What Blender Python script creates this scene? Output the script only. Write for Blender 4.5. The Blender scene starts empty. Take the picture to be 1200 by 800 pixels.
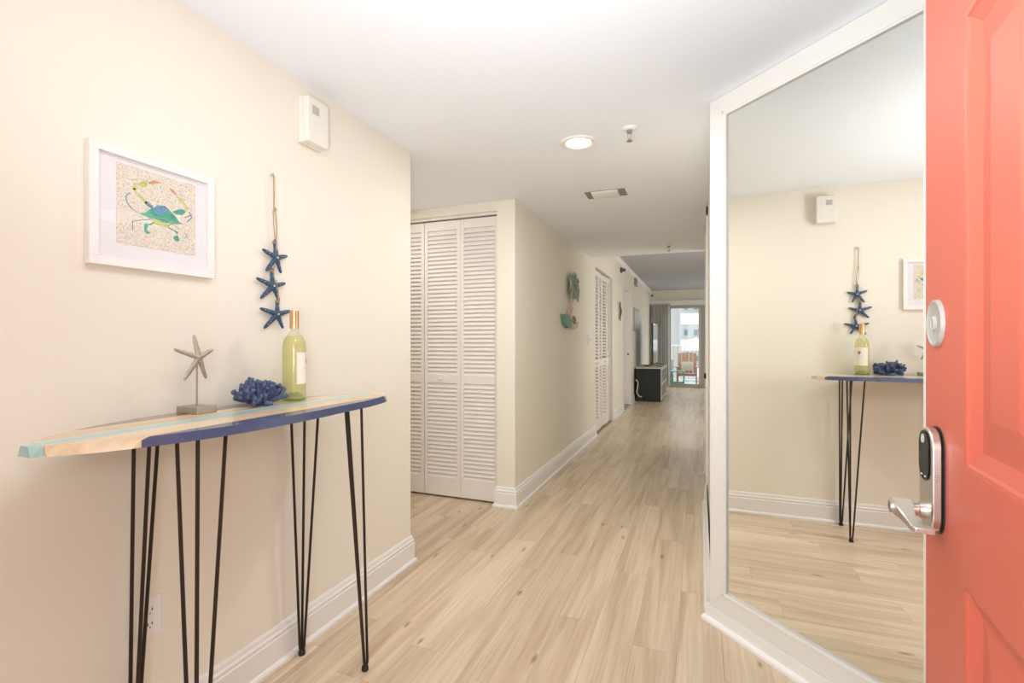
import bpy, bmesh, math, random
from mathutils import Vector, Matrix
random.seed(7)
R = math.radians
SC = bpy.context.scene
COL = SC.collection

# ------------------------------------------------------------------ camera
cd = bpy.data.cameras.new('camera')
cam = bpy.data.objects.new('camera', cd); COL.objects.link(cam)
cam.location = (0, 0, 1.315)
cam.rotation_euler = (R(90), 0, R(21.1))
cd.sensor_width = 36; cd.lens = 570 / 1200 * 36; cd.clip_start = .02; cd.clip_end = 500
SC.camera = cam

# ------------------------------------------------------------------ world and light
w = bpy.data.worlds.new('sky'); SC.world = w; w.use_nodes = True
bg = w.node_tree.nodes['Background']
bg.inputs[0].default_value = (.93, .97, 1.0, 1); bg.inputs[1].default_value = 1.9

def area(name, loc, rot, sx, sy, power, color=(1, 1, 1), shape='RECTANGLE', spread=180):
    l = bpy.data.lights.new(name, 'AREA'); l.shape = shape; l.size = sx
    if shape in ('RECTANGLE', 'ELLIPSE'): l.size_y = sy
    l.energy = power; l.color = color; l.spread = R(spread)
    o = bpy.data.objects.new(name, l); o.location = loc; o.rotation_euler = rot
    COL.objects.link(o); return o
WARM = (1, .955, .90)
# daylight and bounced flash entering through the open front doorway behind the camera; the ceiling fill is added
area('doorway_daylight', (.10, -1.5, 1.7), (R(96), 0, R(6)), 2.0, 1.8, 62, (.93, .975, 1))
area('flash_bounce', (-.20, .12, 1.44), (R(88), 0, R(4)), .16, .16, 5.0, (.93, .975, 1))
area('fill_ceiling', (-.25, .10, 1.3), (R(138), 0, R(0)), .45, .45, 18, (.90, .96, 1), spread=130)  # added uplight that brightens the ceiling
area('balcony_daylight', (.3, 16.4, 3.6), (R(-38), 0, 0), 3.0, 1.2, 110, (.88, .94, 1))
# unseen fill lights added to brighten the entry, niche, hall and living room
area('fill_entry', (-.35, .95, 2.425), (0, 0, 0), .6, .6, 7, (.97, .98, 1), 'DISK')
area('fill_niche', (-2.35, 3.05, 2.425), (0, 0, 0), .5, .5, 5, (1, .98, .95), 'DISK')
area('fill_hall', (1.3, 7.2, 1.7), (R(90), 0, R(70)), 1.2, 1.2, 32, (1, .965, .91))  # upright panel added out of view to brighten the mid-hall
area('fill_living', (2.2, 9.8, 2.77), (0, 0, 0), 1.4, 1.4, 45, (1, .98, .95), 'DISK')
area('fill_living', (2.6, 13.2, 1.6), (R(90), 0, R(90)), 2.0, 1.6, 25, (.97, .98, 1))  # hidden upright panel added to lift the dark living room

SC.view_settings.view_transform = 'Standard'
SC.view_settings.look = 'None'
SC.view_settings.exposure = -0.13
SC.view_settings.gamma = 1.0
SC.view_settings.use_curve_mapping = False
SC.cycles.max_bounces = 10; SC.cycles.diffuse_bounces = 6; SC.cycles.glossy_bounces = 6
SC.cycles.transmission_bounces = 8
SC.cycles.caustics_reflective = False; SC.cycles.caustics_refractive = False
SC.cycles.sample_clamp_indirect = 6

# ------------------------------------------------------------------ materials
def mat(name, col, rough=.5, metal=0.0, spec=.5, trans=0.0, ior=1.45, emit=None, estr=0.0, coat=0.0,
        noise=None, bump=None, alpha=1.0):
    """noise=(scale, amount) small colour variation, bump=(scale, strength)"""
    m = bpy.data.materials.new(name); m.use_nodes = True
    nt = m.node_tree; b = nt.nodes['Principled BSDF']
    b.inputs['Base Color'].default_value = (*col, 1); b.inputs['Roughness'].default_value = rough
    b.inputs['Metallic'].default_value = metal; b.inputs['Specular IOR Level'].default_value = spec
    b.inputs['Transmission Weight'].default_value = trans; b.inputs['IOR'].default_value = ior
    b.inputs['Coat Weight'].default_value = coat; b.inputs['Alpha'].default_value = alpha
    if emit: b.inputs['Emission Color'].default_value = (*emit, 1); b.inputs['Emission Strength'].default_value = estr
    if noise or bump:
        tc = nt.nodes.new('ShaderNodeTexCoord')
    if noise:
        n = nt.nodes.new('ShaderNodeTexNoise'); n.inputs['Scale'].default_value = noise[0]; n.inputs['Detail'].default_value = 4
        nt.links.new(tc.outputs['Object'], n.inputs['Vector'])
        mx = nt.nodes.new('ShaderNodeMix'); mx.data_type = 'RGBA'
        a = noise[1]
        mx.inputs[6].default_value = (*[c * (1 - a) for c in col], 1); mx.inputs[7].default_value = (*[min(1, c * (1 + a)) for c in col], 1)
        nt.links.new(n.outputs['Fac'], mx.inputs[0]); nt.links.new(mx.outputs[2], b.inputs['Base Color'])
    if bump:
        n2 = nt.nodes.new('ShaderNodeTexNoise'); n2.inputs['Scale'].default_value = bump[0]; n2.inputs['Detail'].default_value = 3
        nt.links.new(tc.outputs['Object'], n2.inputs['Vector'])
        bp = nt.nodes.new('ShaderNodeBump'); bp.inputs['Strength'].default_value = bump[1]; bp.inputs['Distance'].default_value = .002
        nt.links.new(n2.outputs['Fac'], bp.inputs['Height']); nt.links.new(bp.outputs[0], b.inputs['Normal'])
    return m

def wood(name, base, dark, sy=1.2, sx=14.0, rough=.26, streak=.55, knots=True, axis='Y', rnd=.08, kscale=.8):
    m = bpy.data.materials.new(name); m.use_nodes = True
    nt = m.node_tree; N = nt.nodes; L = nt.links; b = N['Principled BSDF']
    tc = N.new('ShaderNodeTexCoord'); oi = N.new('ShaderNodeObjectInfo')
    mp = N.new('ShaderNodeMapping')
    mp.inputs['Scale'].default_value = (sx, sy, sx) if axis == 'Y' else (sy, sx, sx)
    off = N.new('ShaderNodeMath'); off.operation = 'MULTIPLY'; off.inputs[1].default_value = 57.0
    cmb = N.new('ShaderNodeCombineXYZ'); L.new(oi.outputs['Random'], off.inputs[0])
    for i in range(3): L.new(off.outputs[0], cmb.inputs[i])
    add = N.new('ShaderNodeVectorMath'); add.operation = 'ADD'
    L.new(tc.outputs['Object'], add.inputs[0]); L.new(cmb.outputs[0], add.inputs[1]); L.new(add.outputs[0], mp.inputs['Vector'])
    n = N.new('ShaderNodeTexNoise'); n.inputs['Scale'].default_value = 1; n.inputs['Detail'].default_value = 6; n.inputs['Distortion'].default_value = .7
    L.new(mp.outputs[0], n.inputs['Vector'])
    r = N.new('ShaderNodeValToRGB'); r.color_ramp.elements[0].position = .36; r.color_ramp.elements[1].position = .58
    r.color_ramp.elements[0].color = (*[d * streak + c * (1 - streak) for d, c in zip(dark, base)], 1); r.color_ramp.elements[1].color = (*base, 1)
    L.new(n.outputs['Fac'], r.inputs[0])
    # broad blotches
    n3 = N.new('ShaderNodeTexNoise'); n3.inputs['Scale'].default_value = .25; n3.inputs['Detail'].default_value = 3
    L.new(mp.outputs[0], n3.inputs['Vector'])
    r3 = N.new('ShaderNodeValToRGB'); r3.color_ramp.elements[0].position = .3; r3.color_ramp.elements[1].position = .7
    r3.color_ramp.elements[0].color = (.90, .88, .85, 1); r3.color_ramp.elements[1].color = (1.04, 1.04, 1.04, 1)
    L.new(n3.outputs['Fac'], r3.inputs[0])
    mu = N.new('ShaderNodeMix'); mu.data_type = 'RGBA'; mu.blend_type = 'MULTIPLY'; mu.inputs[0].default_value = 1
    L.new(r.outputs[0], mu.inputs[6]); L.new(r3.outputs[0], mu.inputs[7])
    last = mu.outputs[2]
    if knots:
        mk = N.new('ShaderNodeMapping'); mk.inputs['Scale'].default_value = (7, 2.2, 1) if axis == 'Y' else (2.2, 7, 1)
        L.new(add.outputs[0], mk.inputs['Vector'])
        dn = N.new('ShaderNodeTexNoise'); dn.inputs['Scale'].default_value = 3
        L.new(mk.outputs[0], dn.inputs['Vector'])
        dm = N.new('ShaderNodeMix'); dm.data_type = 'VECTOR'; dm.inputs[0].default_value = .12
        L.new(mk.outputs[0], dm.inputs[4]); L.new(dn.outputs['Color'], dm.inputs[5])
        v = N.new('ShaderNodeTexVoronoi'); v.inputs['Scale'].default_value = kscale; v.voronoi_dimensions = '2D'
        L.new(dm.outputs[1], v.inputs['Vector'])
        rk = N.new('ShaderNodeValToRGB'); rk.color_ramp.elements[0].position = .006; rk.color_ramp.elements[1].position = .035
        rk.color_ramp.elements[0].color = (.42, .33, .26, 1); rk.color_ramp.elements[1].color = (1, 1, 1, 1)
        L.new(v.outputs['Distance'], rk.inputs[0])
        mu2 = N.new('ShaderNodeMix'); mu2.data_type = 'RGBA'; mu2.blend_type = 'MULTIPLY'; mu2.inputs[0].default_value = .8
        L.new(last, mu2.inputs[6]); L.new(rk.outputs[0], mu2.inputs[7]); last = mu2.outputs[2]
    # fine open grain
    mg = N.new('ShaderNodeMapping'); mg.inputs['Scale'].default_value = (90, 2.5, 1) if axis == 'Y' else (2.5, 90, 1)
    L.new(add.outputs[0], mg.inputs['Vector'])
    ng = N.new('ShaderNodeTexNoise'); ng.inputs['Scale'].default_value = 1; ng.inputs['Detail'].default_value = 3; L.new(mg.outputs[0], ng.inputs['Vector'])
    rg = N.new('ShaderNodeValToRGB'); rg.color_ramp.elements[0].position = .3; rg.color_ramp.elements[1].position = .6
    rg.color_ramp.elements[0].color = (.88, .86, .83, 1); rg.color_ramp.elements[1].color = (1.01, 1.01, 1.01, 1); L.new(ng.outputs['Fac'], rg.inputs[0])
    mu3 = N.new('ShaderNodeMix'); mu3.data_type = 'RGBA'; mu3.blend_type = 'MULTIPLY'; mu3.inputs[0].default_value = 1
    L.new(last, mu3.inputs[6]); L.new(rg.outputs[0], mu3.inputs[7]); last = mu3.outputs[2]
    # per-board tone
    mr = N.new('ShaderNodeMapRange'); mr.inputs['To Min'].default_value = 1 - rnd; mr.inputs['To Max'].default_value = 1 + rnd
    L.new(oi.outputs['Random'], mr.inputs['Value'])
    hs = N.new('ShaderNodeHueSaturation'); L.new(mr.outputs[0], hs.inputs['Value']); L.new(last, hs.inputs['Color'])
    L.new(hs.outputs[0], b.inputs['Base Color'])
    b.inputs['Roughness'].default_value = rough
    return m

M = {}
M['wall'] = mat('wall_paint', (.83, .79, .69), .75, spec=.3, bump=(60, .12))
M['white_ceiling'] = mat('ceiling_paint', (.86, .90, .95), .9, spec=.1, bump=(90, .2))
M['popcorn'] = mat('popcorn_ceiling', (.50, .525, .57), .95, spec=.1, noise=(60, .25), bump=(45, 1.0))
M['trim'] = mat('trim_paint', (.82, .81, .79), .35)
M['closet'] = mat('louvre_paint', (.82, .77, .72), .5)
M['plank'] = wood('oak_plank', (.73, .60, .45), (.52, .39, .26), sy=.8, sx=13, rnd=.04, streak=.65, kscale=.45)
M['subfloor'] = mat('subfloor', (.42, .33, .23), .8)
M['mirror'] = mat('mirror_silver', (.945, .96, .92), .0, metal=1.0)
M['mirror_edge'] = mat('mirror_edge', (.45, .55, .5), .2)
M['red'] = mat('coral_red_paint', (.55, .115, .072), .45, noise=(3, .04), bump=(35, .10))
M['steel'] = mat('satin_nickel', (.62, .585, .54), .3, metal=1.0, bump=(300, .05))
M['dark_metal'] = mat('dark_bronze_rod', (.045, .032, .025), .45, metal=.6)
M['black_gloss'] = mat('black_glass', (.01, .01, .012), .08)
M['touch'] = mat('touch_black', (.006, .006, .007), .15, spec=.06)
M['chime'] = mat('chime_plastic', (.80, .78, .71), .45)
M['black'] = mat('black_plastic', (.015, .015, .015), .45)
M['grey_plastic'] = mat('grey_plastic', (.48, .47, .44), .4)
M['white_plastic'] = mat('white_plastic', (.84, .83, .80), .4)
M['light_bars'] = mat('white_mark', (.85, .85, .85), .5)
M['navy'] = mat('navy_stain', (.045, .060, .130), .25, noise=(9, .25), coat=.4)
M['grey_strip'] = wood('grey_stain', (.33, .30, .27), (.22, .2, .18), sy=2, sx=30, rough=.2, knots=False)
M['teal_strip'] = wood('aqua_stain', (.50, .74, .76), (.30, .58, .62), sy=2, sx=30, rough=.2, knots=False, rnd=.02)
M['pale_wood'] = wood('pine_strip', (.79, .63, .45), (.62, .42, .25), sy=2.0, sx=26, rough=.2, knots=True, rnd=.04)
M['star_silver'] = mat('champagne_metal', (.41, .36, .29), .42, metal=.55, bump=(160, .8), noise=(60, .25))
M['star_blue'] = mat('blue_resin', (.035, .075, .135), .5, noise=(70, .5), bump=(150, .6))
M['bead'] = mat('pearl_dot', (.72, .66, .60), .4)
M['rope'] = mat('jute', (.45, .32, .18), .9, bump=(400, 1))
M['coral'] = mat('blue_coral', (.075, .105, .20), .42, noise=(30, .35), bump=(90, .5))
M['copper'] = mat('copper_foil', (.72, .42, .22), .33, metal=.8)
M['label'] = mat('paper_label', (.86, .81, .70), .7)
M['ink'] = mat('ink_brown', (.30, .18, .09), .7)
M['ink_grey'] = mat('ink_grey', (.50, .45, .38), .7)
M['frame_white'] = mat('white_lacquer_frame', (.85, .82, .80), .35)
M['mat_board'] = mat('mat_board', (.85, .84, .86), .8)
M['outside_white'] = mat('stucco_white', (.80, .80, .80), .9)
M['facade'] = mat('stucco_grey', (.56, .56, .55), .9)
M['window_dark'] = mat('window_glass_far', (.18, .24, .28), .1)
M['window_grey'] = mat('window_frame_far', (.45, .50, .54), .4)
M['black_cab'] = mat('distressed_black', (.018, .020, .018), .5, noise=(45, .9), bump=(70, .3))
M['drift'] = mat('worn_white_edge', (.62, .60, .56), .6, noise=(60, .4))
M['curtain'] = mat('grey_blind', (.50, .49, .45), .8, noise=(12, .15))
M['teal_wood'] = mat('teal_paint', (.20, .48, .48), .5)
M['chair_wood'] = mat('red_brown_slat', (.46, .25, .17), .5)
M['cushion'] = mat('beige_cushion', (.62, .56, .48), .9)
M['deck'] = mat('balcony_concrete', (.55, .55, .55), .8)
M['alu'] = mat('grey_aluminium', (.42, .40, .37), .5)
M['alu_pink'] = mat('pale_track', (.66, .56, .52), .5)
M['leaf'] = mat('sage_leaf', (.17, .25, .16), .5, noise=(40, .4))
M['leaf_edge'] = mat('leaf_pale_edge', (.50, .52, .40), .5)
M['bark'] = mat('palm_trunk', (.62, .50, .37), .7, noise=(60, .2))
M['teal_leaf'] = mat('teal_hull', (.13, .27, .21), .5)
M['dark_grey'] = mat('charcoal', (.07, .07, .07), .5)
M['slot_grey'] = mat('vent_grey', (.26, .26, .26), .5)
M['lamp_disc'] = mat('lamp_lens', (1, 1, 1), .5, emit=(1, .985, .96), estr=14)
M['frame_cream'] = mat('mirror_frame_paint', (.76, .745, .71), .4)
M['cover_grey'] = mat('cover_grey', (.36, .345, .32), .45)
M['grille'] = mat('ornament_bronze', (.10, .085, .07), .5)

def tinted_wine():
    m = bpy.data.materials.new('white_wine'); m.use_nodes = True; nt = m.node_tree; b = nt.nodes['Principled BSDF']
    b.inputs['Base Color'].default_value = (.76, .68, .33, 1); b.inputs['Roughness'].default_value = .15; o = nt.nodes['Material Output']
    t = nt.nodes.new('ShaderNodeBsdfTransparent'); t.inputs[0].default_value = (.97, .95, .82, 1); x = nt.nodes.new('ShaderNodeMixShader'); x.inputs[0].default_value = .33
    nt.links.new(t.outputs[0], x.inputs[1]); nt.links.new(b.outputs[0], x.inputs[2]); nt.links.new(x.outputs[0], o.inputs[0])
    return m
def clear_glass(name='clear_pane', tint=(.95, .97, .96), f0=.015):
    m = bpy.data.materials.new(name); m.use_nodes = True; nt = m.node_tree
    for n in list(nt.nodes): nt.nodes.remove(n)
    o = nt.nodes.new('ShaderNodeOutputMaterial'); t = nt.nodes.new('ShaderNodeBsdfTransparent'); g = nt.nodes.new('ShaderNodeBsdfGlossy')
    g.inputs['Roughness'].default_value = 0.0; t.inputs[0].default_value = (*tint, 1)
    ge = nt.nodes.new('ShaderNodeNewGeometry'); dt = nt.nodes.new('ShaderNodeVectorMath'); dt.operation = 'DOT_PRODUCT'
    nt.links.new(ge.outputs['Incoming'], dt.inputs[0]); nt.links.new(ge.outputs['Normal'], dt.inputs[1])
    ab = nt.nodes.new('ShaderNodeMath'); ab.operation = 'ABSOLUTE'; nt.links.new(dt.outputs['Value'], ab.inputs[0])
    sb = nt.nodes.new('ShaderNodeMath'); sb.operation = 'SUBTRACT'; sb.inputs[0].default_value = 1; nt.links.new(ab.outputs[0], sb.inputs[1])
    pw = nt.nodes.new('ShaderNodeMath'); pw.operation = 'POWER'; pw.inputs[1].default_value = 5; nt.links.new(sb.outputs[0], pw.inputs[0])
    f = nt.nodes.new('ShaderNodeMath'); f.operation = 'MULTIPLY_ADD'; f.inputs[1].default_value = .6; f.inputs[2].default_value = f0; nt.links.new(pw.outputs[0], f.inputs[0])
    mx = nt.nodes.new('ShaderNodeMixShader')
    nt.links.new(f.outputs[0], mx.inputs[0]); nt.links.new(t.outputs[0], mx.inputs[1]); nt.links.new(g.outputs[0], mx.inputs[2]); nt.links.new(mx.outputs[0], o.inputs[0])
    return m
M['pane'] = clear_glass()
M['picture_glass'] = clear_glass('picture_glass', (.98, .98, .98), .006)
M['glass_green'] = clear_glass('bottle_glass', (.95, .97, .90), .03)
M['punt_glass'] = clear_glass('punt_glass', (.62, .80, .50), .05)
M['wine'] = tinted_wine()

def art_paper():
    m = bpy.data.materials.new('coral_fan_print'); m.use_nodes = True; nt = m.node_tree; b = nt.nodes['Principled BSDF']
    tc = nt.nodes.new('ShaderNodeTexCoord'); n = nt.nodes.new('ShaderNodeTexNoise'); n.inputs['Scale'].default_value = 18
    nt.links.new(tc.outputs['Object'], n.inputs['Vector'])
    mv = nt.nodes.new('ShaderNodeMix'); mv.data_type = 'VECTOR'; mv.inputs[0].default_value = .06
    nt.links.new(tc.outputs['Object'], mv.inputs[4]); nt.links.new(n.outputs['Color'], mv.inputs[5])
    v = nt.nodes.new('ShaderNodeTexVoronoi'); v.feature = 'DISTANCE_TO_EDGE'; v.inputs['Scale'].default_value = 170
    mp = nt.nodes.new('ShaderNodeMapping'); mp.inputs['Scale'].default_value = (1, 1, .55)
    nt.links.new(mv.outputs[1], mp.inputs['Vector']); nt.links.new(mp.outputs[0], v.inputs['Vector'])
    r = nt.nodes.new('ShaderNodeValToRGB'); r.color_ramp.elements[0].position = .08; r.color_ramp.elements[1].position = .22
    r.color_ramp.elements[0].color = (.83, .78, .68, 1); r.color_ramp.elements[1].color = (.64, .57, .45, 1)
    nt.links.new(v.outputs['Distance'], r.inputs[0]); nt.links.new(r.outputs[0], b.inputs['Base Color']); b.inputs['Roughness'].default_value = .8
    return m
M['art'] = art_paper()
M['crab_teal'] = mat('crab_teal', (.10, .42, .30), .8, noise=(38, .75))
M['crab_blue'] = mat('crab_blue', (.16, .33, .50), .8, noise=(50, .4))
M['crab_yellow'] = mat('crab_yellow', (.58, .62, .22), .8, noise=(40, .35))
M['crab_orange'] = mat('crab_orange', (.66, .36, .20), .8, noise=(40, .3))
M['crab_dark'] = mat('crab_dark', (.10, .16, .15), .8)

# ------------------------------------------------------------------ mesh helpers
def smooth(o, angle=40):
    for p in o.data.polygons: p.use_smooth = True
    try: o.data.set_sharp_from_angle(angle=R(angle))
    except Exception: pass
    return o

def link(name, me, m=None, parent=None, mats=None):
    o = bpy.data.objects.new(name, me); COL.objects.link(o)
    if mats:
        for q in mats: me.materials.append(q)
    elif m and not me.materials: me.materials.append(m)
    if parent: o.parent = parent
    return o

class MB:
    def __init__(s): s.bm = bmesh.new()
    def box(s, a, b, bev=0, mi=0, rot=None, piv=None):
        x0, y0, z0 = [min(p, q) for p, q in zip(a, b)]; x1, y1, z1 = [max(p, q) for p, q in zip(a, b)]
        c = Vector(((x0 + x1) / 2, (y0 + y1) / 2, (z0 + z1) / 2)); t = bmesh.new()
        bmesh.ops.create_cube(t, size=1, matrix=Matrix.Translation(c) @ Matrix.Diagonal((x1 - x0, y1 - y0, z1 - z0, 1)))
        if bev: bmesh.ops.bevel(t, geom=t.edges[:], offset=bev, segments=2, affect='EDGES', profile=.6)
        if rot is not None:
            pv = Vector(piv) if piv is not None else c
            bmesh.ops.transform(t, matrix=Matrix.Translation(pv) @ rot.to_4x4() @ Matrix.Translation(-pv), verts=t.verts)
        s.merge(t, mi); return s
    def merge(s, t, mi=0):
        vs = [s.bm.verts.new(v.co) for v in t.verts]; t.verts.index_update()
        for f in t.faces:
            try: nf = s.bm.faces.new([vs[v.index] for v in f.verts]); nf.material_index = mi
            except ValueError: pass
        t.free()
    def tube(s, pts, r, n=8, mi=0, cap=True, flat=None):
        """pts list, r scalar or list; flat=(normal, factor) squashes rings along normal"""
        pts = [Vector(p) for p in pts]; k = len(pts); rs = r if isinstance(r, (list, tuple)) else [r] * k
        rings = []; up = None
        for i, p in enumerate(pts):
            d = (pts[min(i + 1, k - 1)] - pts[max(i - 1, 0)]).normalized()
            if up is None:
                up = Vector((0, 0, 1)) if abs(d.z) < .9 else Vector((1, 0, 0))
            a = d.cross(up).normalized(); b = a.cross(d).normalized(); up = b
            ring = []
            for j in range(n):
                t = 2 * math.pi * j / n; q = a * math.cos(t) * rs[i] + b * math.sin(t) * rs[i]
                if flat: nn = Vector(flat[0]); q = q - nn * q.dot(nn) * (1 - flat[1])
                ring.append(s.bm.verts.new(p + q))
            rings.append(ring)
        for i in range(k - 1):
            for j in range(n):
                f = s.bm.faces.new((rings[i][j], rings[i][(j + 1) % n], rings[i + 1][(j + 1) % n], rings[i + 1][j])); f.material_index = mi
        if cap:
            for rg in (rings[0][::-1], rings[-1]):
                f = s.bm.faces.new(rg); f.material_index = mi
        return s
    def lathe(s, prof, c, n=32, axis='Z', mi=0):
        c = Vector(c); rings = []
        for (r, h) in prof:
            if r < 1e-5:
                q = {'Z': Vector((0, 0, h)), 'X': Vector((h, 0, 0)), 'Y': Vector((0, h, 0))}[axis]; rings.append([s.bm.verts.new(c + q)]); continue
            ring = []
            for j in range(n):
                t = 2 * math.pi * j / n; a, b = r * math.cos(t), r * math.sin(t)
                q = {'Z': Vector((a, b, h)), 'X': Vector((h, a, b)), 'Y': Vector((b, h, a))}[axis]; ring.append(s.bm.verts.new(c + q))
            rings.append(ring)
        for A, B in zip(rings, rings[1:]):
            for j in range(n):
                if len(A) == 1 and len(B) == 1: continue
                if len(A) == 1: v = (A[0], B[(j + 1) % n], B[j])
                elif len(B) == 1: v = (A[j], A[(j + 1) % n], B[0])
                else: v = (A[j], A[(j + 1) % n], B[(j + 1) % n], B[j])
                s.bm.faces.new(v).material_index = mi
        return s
    def prism(s, poly, d0, d1, fn, mi=0):
        """poly 2D list extruded between d0 and d1; fn(u, v, d) -> 3D"""
        A = [s.bm.verts.new(fn(u, v, d0)) for u, v in poly]; B = [s.bm.verts.new(fn(u, v, d1)) for u, v in poly]; n = len(poly)
        s.bm.faces.new(A).material_index = mi; s.bm.faces.new(B[::-1]).material_index = mi
        for i in range(n): s.bm.faces.new((A[i], B[i], B[(i + 1) % n], A[(i + 1) % n])).material_index = mi
        return s
    def sweep(s, path, prof, side=-1, mi=0):
        P = [Vector((x, y)) for x, y in path]; k = len(P); cols = []
        def nrm(i):
            d = (P[i + 1] - P[i]).normalized(); return Vector((-d.y, d.x)) * side
        for i in range(k):
            if i == 0: n = nrm(0); sc = 1
            elif i == k - 1: n = nrm(k - 2); sc = 1
            else:
                a, b = nrm(i - 1), nrm(i); n = (a + b).normalized(); sc = 1 / max(.3, n.dot(a))
            cols.append([s.bm.verts.new((P[i].x + n.x * o * sc, P[i].y + n.y * o * sc, z)) for o, z in prof])
        m = len(prof)
        for i in range(k - 1):
            for j in range(m): s.bm.faces.new((cols[i][j], cols[i][(j + 1) % m], cols[i + 1][(j + 1) % m], cols[i + 1][j])).material_index = mi
        s.bm.faces.new(cols[0][::-1]); s.bm.faces.new(cols[-1]); return s
    def mesh(s, name):
        bmesh.ops.recalc_face_normals(s.bm, faces=s.bm.faces[:])
        me = bpy.data.meshes.new(name); s.bm.to_mesh(me); s.bm.free(); return me
    def obj(s, name, m, parent=None, sm=False, mats=None):
        o = link(name, s.mesh(name), m, parent, mats)
        if sm: smooth(o)
        return o

def empty(name, loc=(0, 0, 0), rz=0):
    o = bpy.data.objects.new(name, None); o.empty_display_size = .05; COL.objects.link(o); o.location = loc; o.rotation_euler = (0, 0, rz); return o
def thing(o, label, cat, group=None):
    o['label'] = label; o['category'] = cat
    if group: o['group'] = group
    return o
def struct(o, label=None, cat=None):
    o['kind'] = 'structure'
    if label: o['label'] = label
    if cat: o['category'] = cat
    return o
def sbox(name, a, b, m, label, cat='wall', bev=0): return struct(MB().box(a, b, bev).obj(name, m), label, cat)

# ------------------------------------------------------------------ floor with planks
PW, PL, GAP = .18, 1.22, .0004
fl = struct(MB().box((-3.05, -.2, -.12), (1.6, 6.3, -.0085)).box((-1.36, 6.3, -.12), (4.2, 15.0, -.0085)).box((-2.3, 6.3, -.12), (-1.36, 15, -.0085)).obj('floor', M['subfloor']),
            'pale oak plank floor running down the hallway', 'floor')
pm = {}
def plank(x0, y0, L):
    key = round(L, 3)
    if key not in pm:
        pm[key] = MB().box((-PW / 2 + GAP, -L / 2 + GAP, -.008), (PW / 2 - GAP, L / 2 - GAP, 0)).mesh('plank'); pm[key].materials.append(M['plank'])
    o = link('plank', pm[key], None, fl); o.location = (x0 + PW / 2, y0 + L / 2, 0)
X0 = -2.97
for i in range(25):
    x = X0 + i * PW
    ymax = 3.76 if x < -1.45 else (14.8 if x < .0 else 2.7)
    if x > .05: ymax = 2.6
    y = -.1; L = (i * 0.4567 % 1.0) * PL
    if x > 1.35: break
    if L < .25: L += .3
    while y < ymax - .01:
        L = min(L, ymax - y)
        plank(x, y, L); y += L; L = PL
# the boards of the living room that the hallway hides
m = MB()
for i in range(20):
    for j in range(7):
        x = X0 + (i + 17) * PW; y = 6.6 + j * PL + (i * .37 % 1) * .5
        if x < 4.0: m.box((x + GAP, y + GAP, -.008), (x + PW - GAP, min(14.8, y + PL) - GAP, 0))
o = m.obj('plank_field', M['plank'], fl); o['kind'] = 'stuff'

# ------------------------------------------------------------------ shell
H, H2 = 2.44, 2.80
sbox('ceiling', (-3.05, -.2, H), (1.6, 6.5, H + .14), M['white_ceiling'], 'smooth white lower ceiling over the entry and hall', 'ceiling')
sbox('ceiling', (-3.05, 6.36, H + .14), (4.2, 6.5, H2 + .1), M['white_ceiling'], 'white drop edge where the hall ceiling meets the higher one', 'ceiling')
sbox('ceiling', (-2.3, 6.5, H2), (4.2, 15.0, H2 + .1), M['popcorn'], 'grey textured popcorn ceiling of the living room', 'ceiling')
struct(MB().box((-1.75, .02, 0), (-1.61, 2.49, H)).box((-3.05, 2.35, 0), (-1.75, 2.49, H)).obj('wall_left', M['wall']), 'cream wall at left behind the surfboard table', 'wall')
sbox('wall_niche', (-3.05, 2.49, 0), (-2.93, 4.4, H), M['wall'], 'cream wall at the hidden end of the closet niche')
CO = 2.365
struct(MB().box((-2.93, 3.59, CO), (-1.515, 3.71, H)).box((-1.515, 3.59, 0), (-1.36, 3.71, H)).box((-1.50, 3.71, 0), (-1.36, 6.77, H))
       .box((-1.50, 6.77, CO), (-1.36, 8.13, H)).box((-1.50, 6.5, H), (-1.36, 8.13, H2)).box((-1.50, 8.13, 0), (-1.36, 9.42, H2))
       .box((-1.50, 9.42, 2.38), (-1.36, 10.42, H2)).box((-1.50, 10.42, 0), (-1.36, 14.8, H2)).obj('wall_hall', M['wall']), 'long cream hallway wall with closet, doorway and wall decor', 'wall')
struct(MB().box((-2.93, 4.3, 0), (-1.5, 4.4, H)).box((-2.3, 6.5, 0), (-2.2, 8.6, H)).box((-2.2, 6.5, 0), (-1.5, 6.6, H)).box((-2.2, 8.5, 0), (-1.5, 8.6, H)).obj('wall_closet', M['wall']), 'inner closet walls behind the louvred doors', 'wall')
sbox('wall_far', (-2.3, 14.8, 0), (-.83, 14.95, H2), M['wall'], 'cream far wall left of the balcony door')
sbox('wall_far', (-.83, 14.8, 2.36), (1.75, 14.95, H2), M['wall'], 'cream wall strip above the balcony door')
sbox('wall_far', (1.75, 14.8, 0), (4.2, 14.95, H2), M['wall'], 'cream far wall right of the balcony door')
sbox('wall_room', (4.1, 6.3, 0), (4.2, 14.95, H2), M['wall'], 'cream side wall of the living room')
sbox('wall_room', (.175, 6.36, 0), (4.1, 6.5, H2), M['wall'], 'cream wall on the kitchen side of the living room')
RX = .062
struct(MB().box((RX, 2.55, 0), (.175, 4.35, H)).box((RX, 4.35, 2.36), (.175, 5.15, H)).box((RX, 5.15, 0), (.175, 6.36, H)).obj('wall_right', M['wall']), 'cream hallway wall beyond the mirror corner', 'wall')
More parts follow.
